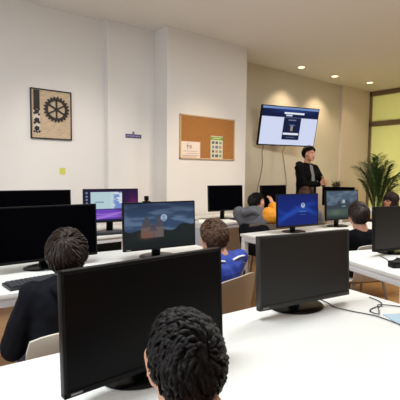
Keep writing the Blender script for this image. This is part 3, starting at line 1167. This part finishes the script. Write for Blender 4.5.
def head_balls(mb, M, s):
    h = MB()
    h.hull([(0, -.012, .04, .085, (.90, 1.10, 1.0))], 3)
    h.hull([(0, .045, .035, .055, (1.05, .75, 1.0)), (0, -.05, .03, .06)], 3)
    h.hull([(0, .066, -.088, .020), (.018, .062, -.085, .018), (-.018, .062, -.085, .018), (.048, .005, -.055, .018), (-.048, .005, -.055, .018), (.046, .048, -.012, .026), (-.046, .048, -.012, .026), (0, .07, -.03, .024)], 2)
    h.hull([(0, .088, .012, .008), (0, .106, -.028, .010), (.012, .094, -.034, .009), (-.012, .094, -.034, .009)], 2)
    h.hull([(.03, .082, .032, .011), (-.03, .082, .032, .011)], 2)
    h.hull([(.014, .084, -.056, .008), (-.014, .084, -.056, .008)], 2)
    for q in (-1, 1):
        h.hull([(q * .079, -.004, .012, .020, (.35, .75, 1.2)), (q * .079, .0, -.018, .012, (.45, .8, 1))], 2)
    h.xf(M @ Matrix.Scale(s, 4))
    mb.merge(h.bm)


def face_parts(root, M, s, brow_m, stubble=False):
    T = M @ Matrix.Scale(s, 4)
    for q in (-1, 1):
        e = MB().hull([(q * .031, .0795, .010, .0125, (1.2, .8, .8))], 3).xf(T).build('eye', eye_white, root)
        MB().hull([(q * .031, .0885, .010, .0062, (1, .45, 1))], 2).xf(T).build('iris', eye_dark, e)
        MB().tube([(q * .014, .0955, .029), (q * .03, .096, .035), (q * .048, .083, .030)], [.003, .004, .002], 6, True, .7).xf(T).build('eyebrow', brow_m, root)
    MB().hull([(.019, .089, -.055, .0045), (0, .0945, -.053, .0055), (-.019, .089, -.055, .0045)], 2).hull([(.014, .089, -.062, .004), (0, .0935, -.063, .0055), (-.014, .089, -.062, .004)], 2).xf(T).build('mouth', lip, root)


def hair(root, M, s, m, style, seed, length=.05, wig=.0, n=700, thick=.010):
    r = random.Random(seed)
    T = M @ Matrix.Scale(s, 4)
    A = Vector((.0765, .0975, .088))
    C0 = Vector((0, -.012, .04))

    def surf(d, k=1.0):
        return C0 + Vector((d.x * A.x, d.y * A.y, d.z * A.z)) * k

    def hairline(d):
        """lowest unit z that still has hair for direction d"""
        a = math.atan2(d.y, abs(d.x))      # pi/2 front, -pi/2 back
        if a > .75:
            return .52 - .1 * (a < 1.1)
        if a > .15:
            return .10 + (a - .15) / .6 * .32
        if a > -.35:
            return -.22
        return -.72 if style != 'long' else -.9

    mb = MB()
    b = bmesh.new()
    bmesh.ops.create_icosphere(b, subdivisions=5, radius=1)
    dead = [v for v in b.verts if v.co.z < hairline(v.co) - .04 + .05 * noise.noise(v.co * 7 + Vector((seed, 0, 0)))]
    bmesh.ops.delete(b, geom=dead, context='VERTS')
    for v in b.verts:
        d = v.co.normalized()
        k = 1 + (thick + .012 * noise.noise(d * 4 + Vector((seed, 1, 2))) + .006 * noise.noise(d * 14)) / .087
        if wig:
            k += wig * .9 * noise.noise(d * 9 + Vector((seed, 5, 2)))
        v.co = surf(d, k)
    bmesh.ops.recalc_face_normals(b, faces=b.faces[:])
    ex = bmesh.ops.extrude_face_region(b, geom=b.faces[:])
    for g in [g for g in ex['geom'] if isinstance(g, bmesh.types.BMVert)]:
        g.co = C0 + (g.co - C0) * .9
    mb.merge(b)
    crown = Matrix.Rotation(math.radians(28), 3, 'X')
    cnt = 0
    while cnt < n:
        th = math.acos(r.uniform(-.55, 1))
        ph = r.uniform(0, 2 * PI)
        d0 = crown @ Vector((math.sin(th) * math.cos(ph), math.sin(th) * math.sin(ph), math.cos(th)))
        if d0.z < hairline(d0) + .02:
            continue
        cnt += 1
        L = length * r.uniform(.7, 1.25) / .087
        P = []
        w1, w2 = r.uniform(0, 6), r.uniform(0, 6)
        lift = r.uniform(.0, .010)
        steps = 7
        for k in range(steps):
            t = k / (steps - 1)
            th2 = th + L * t
            ph2 = ph + .35 * t + wig * 3 * math.sin(w1 + t * 5)
            d = crown @ Vector((math.sin(th2) * math.cos(ph2), math.sin(th2) * math.sin(ph2), math.cos(th2)))
            if style != 'long' and d.z < hairline(d) - .22:
                break
            rad = 1 + (thick + .004 + lift * math.sin(PI * min(1, t * 1.1)) + wig * .10 * math.sin(w2 + t * 7)) / .087
            p = surf(d, rad)
            P.append(p)
        if style == 'long' and th > .5 and len(P) > 2:
            q = P[-1]
            if q.y < .055:
                side = 1 if q.x > 0 else -1
                for k in range(1, 8):
                    P.append(q + Vector((side * .012 * math.sin(k * .5), -.006 * k * (1 if q.y < 0 else .4), -.034 * k)) + Vector((r.uniform(-.003, .003), r.uniform(-.003, .003), 0)))
        if len(P) < 3:
            continue
        nn = len(P)
        mb.tube(P, [.0042 * (math.sin(PI * (.18 + .8 * i / (nn - 1)))) + .0006 for i in range(nn)], 4, True, .5)
    mb.xf(T)
    return mb.build('hair', m, root, True, angle=80, fix=False)


def torso_balls(hip, neck, fwd, sw, s, fat=0.0):
    """ball sets from the hips to the shoulders"""
    hip, neck = Vector(hip), Vector(neck)
    f = Vector(fwd)
    up = (neck - hip)
    X = Vector((1, 0, 0))
    w = hip.lerp(neck, .38)
    c = hip.lerp(neck, .72)
    lo = [(*(hip + X * .085 * s), .105 * s + fat), (*(hip - X * .085 * s), .105 * s + fat), (*(w + X * .07 * s), .098 * s + fat), (*(w - X * .07 * s), .098 * s + fat)]
    hi = [(*(w + X * .07 * s), .098 * s + fat), (*(w - X * .07 * s), .098 * s + fat), (*(c + X * .085 * s + f * .01), .105 * s + fat), (*(c - X * .085 * s + f * .01), .105 * s + fat)]
    sh = hip.lerp(neck, .90)
    yo = [(*(c + X * .085 * s), .10 * s + fat), (*(c - X * .085 * s), .10 * s + fat), (*(sh + X * (sw - .03 * s)), .058 * s + fat), (*(sh - X * (sw - .03 * s)), .058 * s + fat), (*(hip.lerp(neck, .97)), .06 * s + fat)]
    return lo, hi, yo, sh


def person(label, u, v, face, s, head, hands, top_m, trouser_m=denim, hair_m=hair_dark, hair_kw=None, seated=True, head_yaw=0, head_pitch=-.1, head_roll=0,
           sw=None, sleeve_m=None, skin_m=skin, hood=None, stripes=None, hs=.9, fat=.016, poles=None, shirt=None, nk=(-.045, -.165), lower_m=None, sl_fat=0.0, curl=.35, fwds=None, feet=None, vox=.007, vest=False, group=None, backs=False):
    """face = direction of the body in the room; head = local centre of the head (x right, y ahead, z up);
    hands = (left, right) wrist points in local axes"""
    root = thing('person', (u, v, 0), face - PI / 2, label, 'person', group)
    sw = sw or .185 * s
    H = Vector(head)
    hip = Vector((0, 0, .44 + .112 * s)) if seated else Vector((0, -.01, .93 * s))
    HM = head_matrix(H, head_yaw, head_pitch, head_roll)
    chin = HM @ Vector((0, -.03, -.075 * hs))
    neck = H + Vector((0, nk[0] * hs, nk[1] * hs))
    lo, hi, yo, sh = torso_balls(hip, neck, (0, 1, 0), sw, s)
    body = MB()
    body.hull(lo).hull(hi).hull(yo)
    body.hull([(*neck, .056 * hs), (*chin, .052 * hs), (*(H + Vector((0, -.02, -.04)) * hs), .055 * hs)])
    head_balls(body, HM, hs)
    arms, hnd = [], MB()
    l1, l2 = .285 * s, .255 * s
    for i, sd in enumerate((-1, 1)):
        S = sh + Vector((sd * sw, 0, 0))
        pole = (poles[i] if poles else (sd * .6, -.35, -.8))
        E_, W_ = ik(S, hands[i], l1, l2, pole)
        arms.append((S, E_, W_))
        ball_path(body, S, E_, .048 * s, .038 * s)
        ball_path(body, E_, W_, .038 * s, .026 * s)
        fw = Vector(fwds[i]) if fwds else (W_ - E_).normalized()
        pn = Vector((-sd * .3, 0, -1)) if not fwds else Vector((-sd, .2, .1))
        palm_hull(body, W_, fw, pn, s * .98)
        cr = curl if not isinstance(curl, (tuple, list)) else curl[i]
        # thumb lies on the inner side
        f_ = fw.normalized()
        n_ = (pn - f_ * pn.dot(f_)).normalized()
        x_ = f_.cross(n_)
        side = 1 if x_.dot(Vector((-sd, .3, .6))) > 0 else -1
        hand_fingers(hnd, W_, fw, pn, side, s * .98, cr)
    legs = []
    for sd in (-1, 1):
        hp = hip + Vector((sd * .085 * s, 0, -.01))
        if seated:
            kn = Vector((sd * .11 * s, .40 * s, .44 + .075 * s))
            ft = (feet[0 if sd < 0 else 1] if feet else None)
            an = Vector(ft) if ft else Vector((sd * .11 * s, .36 * s, .085))
        else:
            kn = Vector((sd * .105 * s, .02, .50 * s))
            an = Vector((sd * .115 * s, -.02, .085))
        legs.append((hp, kn, an))
        ball_path(body, hp, kn, .078 * s, .055 * s)
        ball_path(body, kn, an, .053 * s, .036 * s)
        body.hull([(an.x, an.y - .02, .045, .034), (an.x, an.y + .13 * s, .035, .026)])
    body.remesh(vox, 3)
    body.merge(hnd.bm)
    body.build('body', skin_m, root, True, angle=180, fix=False)
    # garment on the upper body: one piece with its sleeves
    g = MB()
    lo, hi, yo, _ = torso_balls(hip + Vector((0, 0, .0)), neck + Vector((0, 0, -.012)), (0, 1, 0), sw, s, fat)
    g.hull(lo).hull(hi).hull(yo)
    if not seated:
        g.hull([(*(hip + Vector((.08 * s, 0, -.06))), .10 * s + fat), (*(hip + Vector((-.08 * s, 0, -.06))), .10 * s + fat), *lo[:2]])
    sl = g if sleeve_m is None else MB()
    for (S, E_, W_) in arms:
        if sleeve_m is not None:
            g.hull([(*S, .056 * s + fat), (*S.lerp(E_, .6), .058 * s + fat)] if vest and S.x < 0 else [(*S, .056 * s + fat * (.3 if vest else 1))])
        sl.hull([(*(S.lerp(E_, .62) if vest and S.x < 0 else S), .052 * s + (fat * .9 + sl_fat) * (.4 if vest and S.x < 0 else 1)), (*E_, .044 * s + fat * .8 + sl_fat)])
        q = E_.lerp(W_, .90)
        sl.hull([(*E_, .044 * s + fat * .8 + sl_fat), (*q, .034 * s + fat * .5 + sl_fat * .6)])
    g.remesh(vox, 5)
    for vtx in g.bm.verts:
        nz = noise.noise(vtx.co * 9 + Vector((u * 7, v * 3, 0))) * .010 + noise.noise(vtx.co * 24 + Vector((u, v, 3))) * .004
        vtx.co += vtx.normal * nz if vtx.normal.length else Vector((0, 0, 0))
    garment = g.build('vest' if vest else 'jacket' if hood is not None or shirt else 'sweater', top_m, root, True, angle=180, fix=False)
    if lower_m is not None:
        lw = MB()
        up_ = hip.lerp(neck, .44)
        lw.hull(lo + [(up_.x + .08 * s, up_.y, up_.z, .103 * s + fat), (up_.x - .08 * s, up_.y, up_.z, .103 * s + fat)])
        lw.remesh(vox, 4)
        for vtx in lw.bm.verts:
            vtx.co += vtx.normal * (.012 + noise.noise(vtx.co * 12) * .008)
        lw.build('waist_band', lower_m, garment, True, angle=180, fix=False)
    if sleeve_m is not None:
        sl.remesh(vox, 4)
        for vtx in sl.bm.verts:
            vtx.co += vtx.normal * (noise.noise(vtx.co * 16) * .007)
        sl.build('sleeves', sleeve_m, root, True, angle=180, fix=False)
    if hood is not None:
        h = MB()
        c = neck + Vector((0, -.055 * s, -.015)) if seated else neck + Vector((0, -.03 * s, -.015))
        ring = []
        for k in range(15):
            a = -PI * .08 + (PI * 1.16) * k / 14 + PI
            ring.append(Vector((math.cos(a) * .115 * s, math.sin(a) * .085 * s - .01, .018 * math.sin(k * .9) + .022 - .02 * abs(k - 7) / 7)) + c)
        h.tube(ring, [(.024 + .018 * math.sin(PI * k / 14)) * s * 1.25 for k in range(15)], 12, True, .85)
        h.hull([(*(c + Vector((.075 * s, -.05 * s, -.02))), .045 * s), (*(c + Vector((-.075 * s, -.05 * s, -.02))), .045 * s), (*(c + Vector((0, -.055 * s, -.115 * s))), .04 * s), (*(c + Vector((0, -.06 * s, .01))), .035 * s)])
        h.remesh(.007, 5)
        for vtx in h.bm.verts:
            vtx.co += vtx.normal * (noise.noise(vtx.co * 18) * .009)
        h.build('hood', hood, garment, True, angle=180, fix=False)
    if shirt is not None:
        b = MB()
        fr_ = Vector((0, .103 * s + fat + .012, 0))
        top = hip.lerp(neck, .96) + Vector((0, .075 * s + fat, 0))
        mid = hip.lerp(neck, .72) + fr_
        low = hip.lerp(neck, .25) + fr_ * .98
        b.hull([(top.x, top.y - .02, top.z, .026), (mid.x - .022, mid.y - .012, mid.z, .016), (mid.x + .022, mid.y - .012, mid.z, .016)])
        b.hull([(mid.x - .022, mid.y - .012, mid.z, .016), (mid.x + .022, mid.y - .012, mid.z, .016), (low.x - .012, low.y - .012, low.z, .014), (low.x + .012, low.y - .012, low.z, .014)])
        b.build('shirt', shirt, root)
        for q in (-1, 1):
            MB().tube([top + Vector((q * .03, -.005, .01)), mid + Vector((q * .03, .006, -.06)), mid + Vector((q * .03, .002, -.16))], [.003, .003, .0035], 6).build('drawstring', mat('drawstring_grey', (160, 160, 160), .7), garment)
    if stripes is not None:
        for off, mm in stripes:
            b = MB()
            for sd in (-1, 1):
                p0 = hip.lerp(neck, .955) + Vector((sd * .045 * s, -.065 * s - fat, -off))
                p1 = sh + Vector((sd * sw * .98, -.045 * s - fat * .6, .035 * s - off))
                b.tube([p0, p0.lerp(p1, .5) + Vector((0, -.006, .008)), p1, p1 + Vector((sd * .02, .03, -.03))], .0095, 8, True, .6)
            b.build('shoulder_stripe', mm, garment)
    t = MB()
    t.hull([(*(hip + Vector((.08 * s, -.005, -.01))), .103 * s), (*(hip + Vector((-.08 * s, -.005, -.01))), .103 * s)])
    for hp, kn, an in legs:
        ball_path(t, hp, kn, .088 * s, .066 * s)
        ball_path(t, kn, an + Vector((0, 0, .02)), .064 * s, .052 * s)
    t.remesh(.009, 3)
    t.build('trousers', trouser_m, root, True, angle=180, fix=False)
    for hp, kn, an in legs:
        b = MB()
        b.hull([(an.x - .012, an.y - .035, .036, .034), (an.x + .012, an.y - .035, .036, .034), (an.x - .012, an.y + .14 * s, .032, .030), (an.x + .012, an.y + .14 * s, .032, .030), (an.x, an.y, .08, .036)])
        for vtx in b.bm.verts:
            vtx.co.z = max(vtx.co.z, .001)
        b.build('shoe', shoe_mat, root)
    face_parts(root, HM, hs, hair_m)
    kw = dict(style='short', seed=int(u * 100) + 3)
    kw.update(hair_kw or {})
    hair(root, HM, hs, hair_m, **kw)
    return root


UP = PI / 2      # looking straight at the long wall
black_fab = mat('black_padded_fabric', (20, 21, 27), .8, spec=.1, bump=.25, bscale=260)
black_knit = mat('black_knit', (11, 12, 18), .85, spec=.1, bump=.2, bscale=400)
blue_fab = mat('blue_jersey', (28, 62, 164), .7, bump=.15, bscale=400)
grey_fab = mat('grey_marl', (96, 98, 104), .85, bump=.2, bscale=300)
pale_fab = mat('pale_grey_knit', (186, 180, 172), .85, bump=.2, bscale=300)
orange_fab = mat('orange_knit', (232, 150, 34), .8, bump=.25, bscale=300)
navy_fab = mat('navy_stripe_fabric', (24, 30, 66), .7)
white_fab = mat('white_stripe_fabric', (222, 222, 224), .7)
G = 'pupils seated at the tables'

# boy in the black hooded jacket at the middle table
chair(.58, 1.60, UP - .05, 'pale plastic chair under the boy in the black hooded jacket', shell_white)
person('dark-haired boy in a black hooded jacket seen from behind at the middle table', .58, 1.60, UP - .05, .80, (.05, .16, .945), ((-.09, .28, .60), (.10, .28, .60)), black_fab, nk=(-.115, -.085),
       hair_m=hair_dark, hair_kw=dict(length=.06, n=800), hood=black_fab, head_yaw=-.3, head_pitch=-.18, hs=.96, sw=.165, fat=.026, group=G)
# curly boy in blue before the castle monitor
chair(1.36, 1.71, UP + .22, 'beige plastic chair under the curly-haired boy in blue', shell_beige, .41, .80)
person('curly brown-haired boy in a blue top with striped shoulders seen from behind', 1.55, 1.74, UP + .05, .74, (.07, .15, .915), ((-.08, .27, .60), (.10, .27, .60)), blue_fab, nk=(-.085, -.105),
       hair_m=hair_brown, hair_kw=dict(length=.04, wig=.035, n=900, thick=.008), head_yaw=-.25, head_pitch=-.15, hs=.92, sleeve_m=pale_fab, stripes=((.0, white_fab), (.022, navy_fab), (.042, white_fab)), sw=.16, group=G)
# pupil in orange sleeves and dark vest
fo = cam_dir(.55, .83)
chair(3.43, 3.09, cam_dir(.2, .98), 'grey-brown plastic chair under the pupil with orange sleeves', shell_brown, .36)
person('black-haired pupil in a grey and black vest with orange sleeves, hand raised to the face', 3.27, 3.05, fo, .88, (-.08, .11, .985), ((-.03, .32, .60), (.04, .275, .955)), grey_fab, nk=(-.10, -.11), lower_m=black_fab, sl_fat=.02,
       hair_m=hair_black, hair_kw=dict(length=.055, n=800), head_yaw=-.55, head_pitch=-.22, hs=.84, sleeve_m=orange_fab, hood=grey_fab, sw=.18, fat=.04, poles=((.1, -.1, -1), (.3, .6, -.9)), vest=True, group=G)
# brown-haired pupil behind the blue monitor
fb = cam_dir(.2, .98)
chair(4.06, 3.02, fb, 'plastic chair under the brown-haired pupil behind the blue screen', shell_brown)
person('brown-haired pupil whose head shows just above the blue screen monitor', 4.06, 3.02, fb, .78, (0, .10, 1.03), ((-.10, .25, .62), (.10, .25, .62)), grey_fab,
       hair_m=hair_auburn, hair_kw=dict(length=.05, n=800), hs=.93, group=G)
# boy in black before the lake monitor
fk = cam_dir(-.3, .95)
chair(3.24, 1.83, fk, 'white plastic chair under the boy in black behind the right table', shell_white, .42, .765)
person('dark brown-haired boy in a black sweater seen from behind near the lake monitor', 3.235, 1.815, fk, .78, (.02, .08, .955), ((-.10, .26, .62), (.10, .26, .62)), black_knit, nk=(-.07, -.135),
       hair_m=hair_dark, hair_kw=dict(length=.06, n=800), head_yaw=-.35, head_pitch=-.25, hs=.94, sw=.165, group=G)
# girl before the palm
fg = cam_dir(-.9, -.35)
chair(5.55, 2.63, fg, 'plastic chair under the long-haired girl before the palm', shell_white)
person('long dark-haired girl turned sideways in front of the yellow-green glass', 5.55, 2.63, fg, .76, (0, .10, .955), ((-.14, .34, .70), (.14, .34, .70)), mat('dark_red_knit', (58, 30, 30), .85),
       hair_m=mat('long_dark_hair', (40, 27, 23), .6, spec=.15, var=.3, scale=60), hair_kw=dict(style='long', length=.10, n=800), head_pitch=-.15, hs=.92, skin_m=skin_tan, group=G)
# child in front of the nearest monitor
fh = UP - .1
chair(.43, .27, fh, 'plastic chair under the child before the nearest monitor', shell_beige)
person('dark curly-haired child low in front of the nearest black monitor', .43, .27, fh, .72, (.0, .385, .945), ((-.12, .24, .56), (.12, .24, .56)), black_knit, nk=(-.18, -.11),
       hair_m=hair_black, hair_kw=dict(length=.035, wig=.02, n=1100, thick=.006), head_pitch=-.5, hs=.84, sw=.15, group=G)
# presenter
fp = cam_dir(.62, -.78)
person('man in a black hooded jacket standing with joined hands below the television', 5.16, 3.83, fp, .96, (.0, .03, 1.61), ((-.03, .27, 1.20), (.035, .26, 1.17)), mat('black_jacket', (9, 9, 11), .8, spec=.08, bump=.2, bscale=300), mat('black_trousers', (22, 22, 26), .85),
       hair_m=hair_black, hair_kw=dict(length=.05, n=800, thick=.016), seated=False, head_yaw=-.1, head_pitch=-.05, hs=.92, hood=mat('black_jacket', (9, 9, 11)), shirt=mat('grey_shirt', (128, 124, 120), .8),
       skin_m=skin, sw=.20, poles=((-.9, -.3, -.5), (.9, -.3, -.5)), fwds=((.55, .75, .30), (-.55, .75, .25)), curl=(.5, .45), vox=.006)

pdn = thing('dark_void_block', (1.66, 3.86, 0), math.radians(0), 'black block with drawer fronts, stand-in for the dark void under the table with the purple screen', 'stand-in block')  # added to fill the dark void below the tabletop
MB().box((0, 0, .345), (.42, .5, .63), .004).build('body', black_plastic, pdn)
for k in range(3):
    d = MB().box((0, -.258, .135 + .205 * k), (.40, .016, .195), .003).build('drawer', gloss_black, pdn)
    MB().tube([(-.05, -.264, .19 + .205 * k), (-.05, -.28, .19 + .205 * k), (.05, -.28, .19 + .205 * k), (.05, -.264, .19 + .205 * k)], .004, 8).build('handle', dark_metal, d)
for x in (-.17, .17):
    for y in (-.2, .2):
        MB().lathe([(.012, .0005), (.018, .008), (.018, .03)], (x, y, 0), 14).build('foot', dark_metal, pdn)
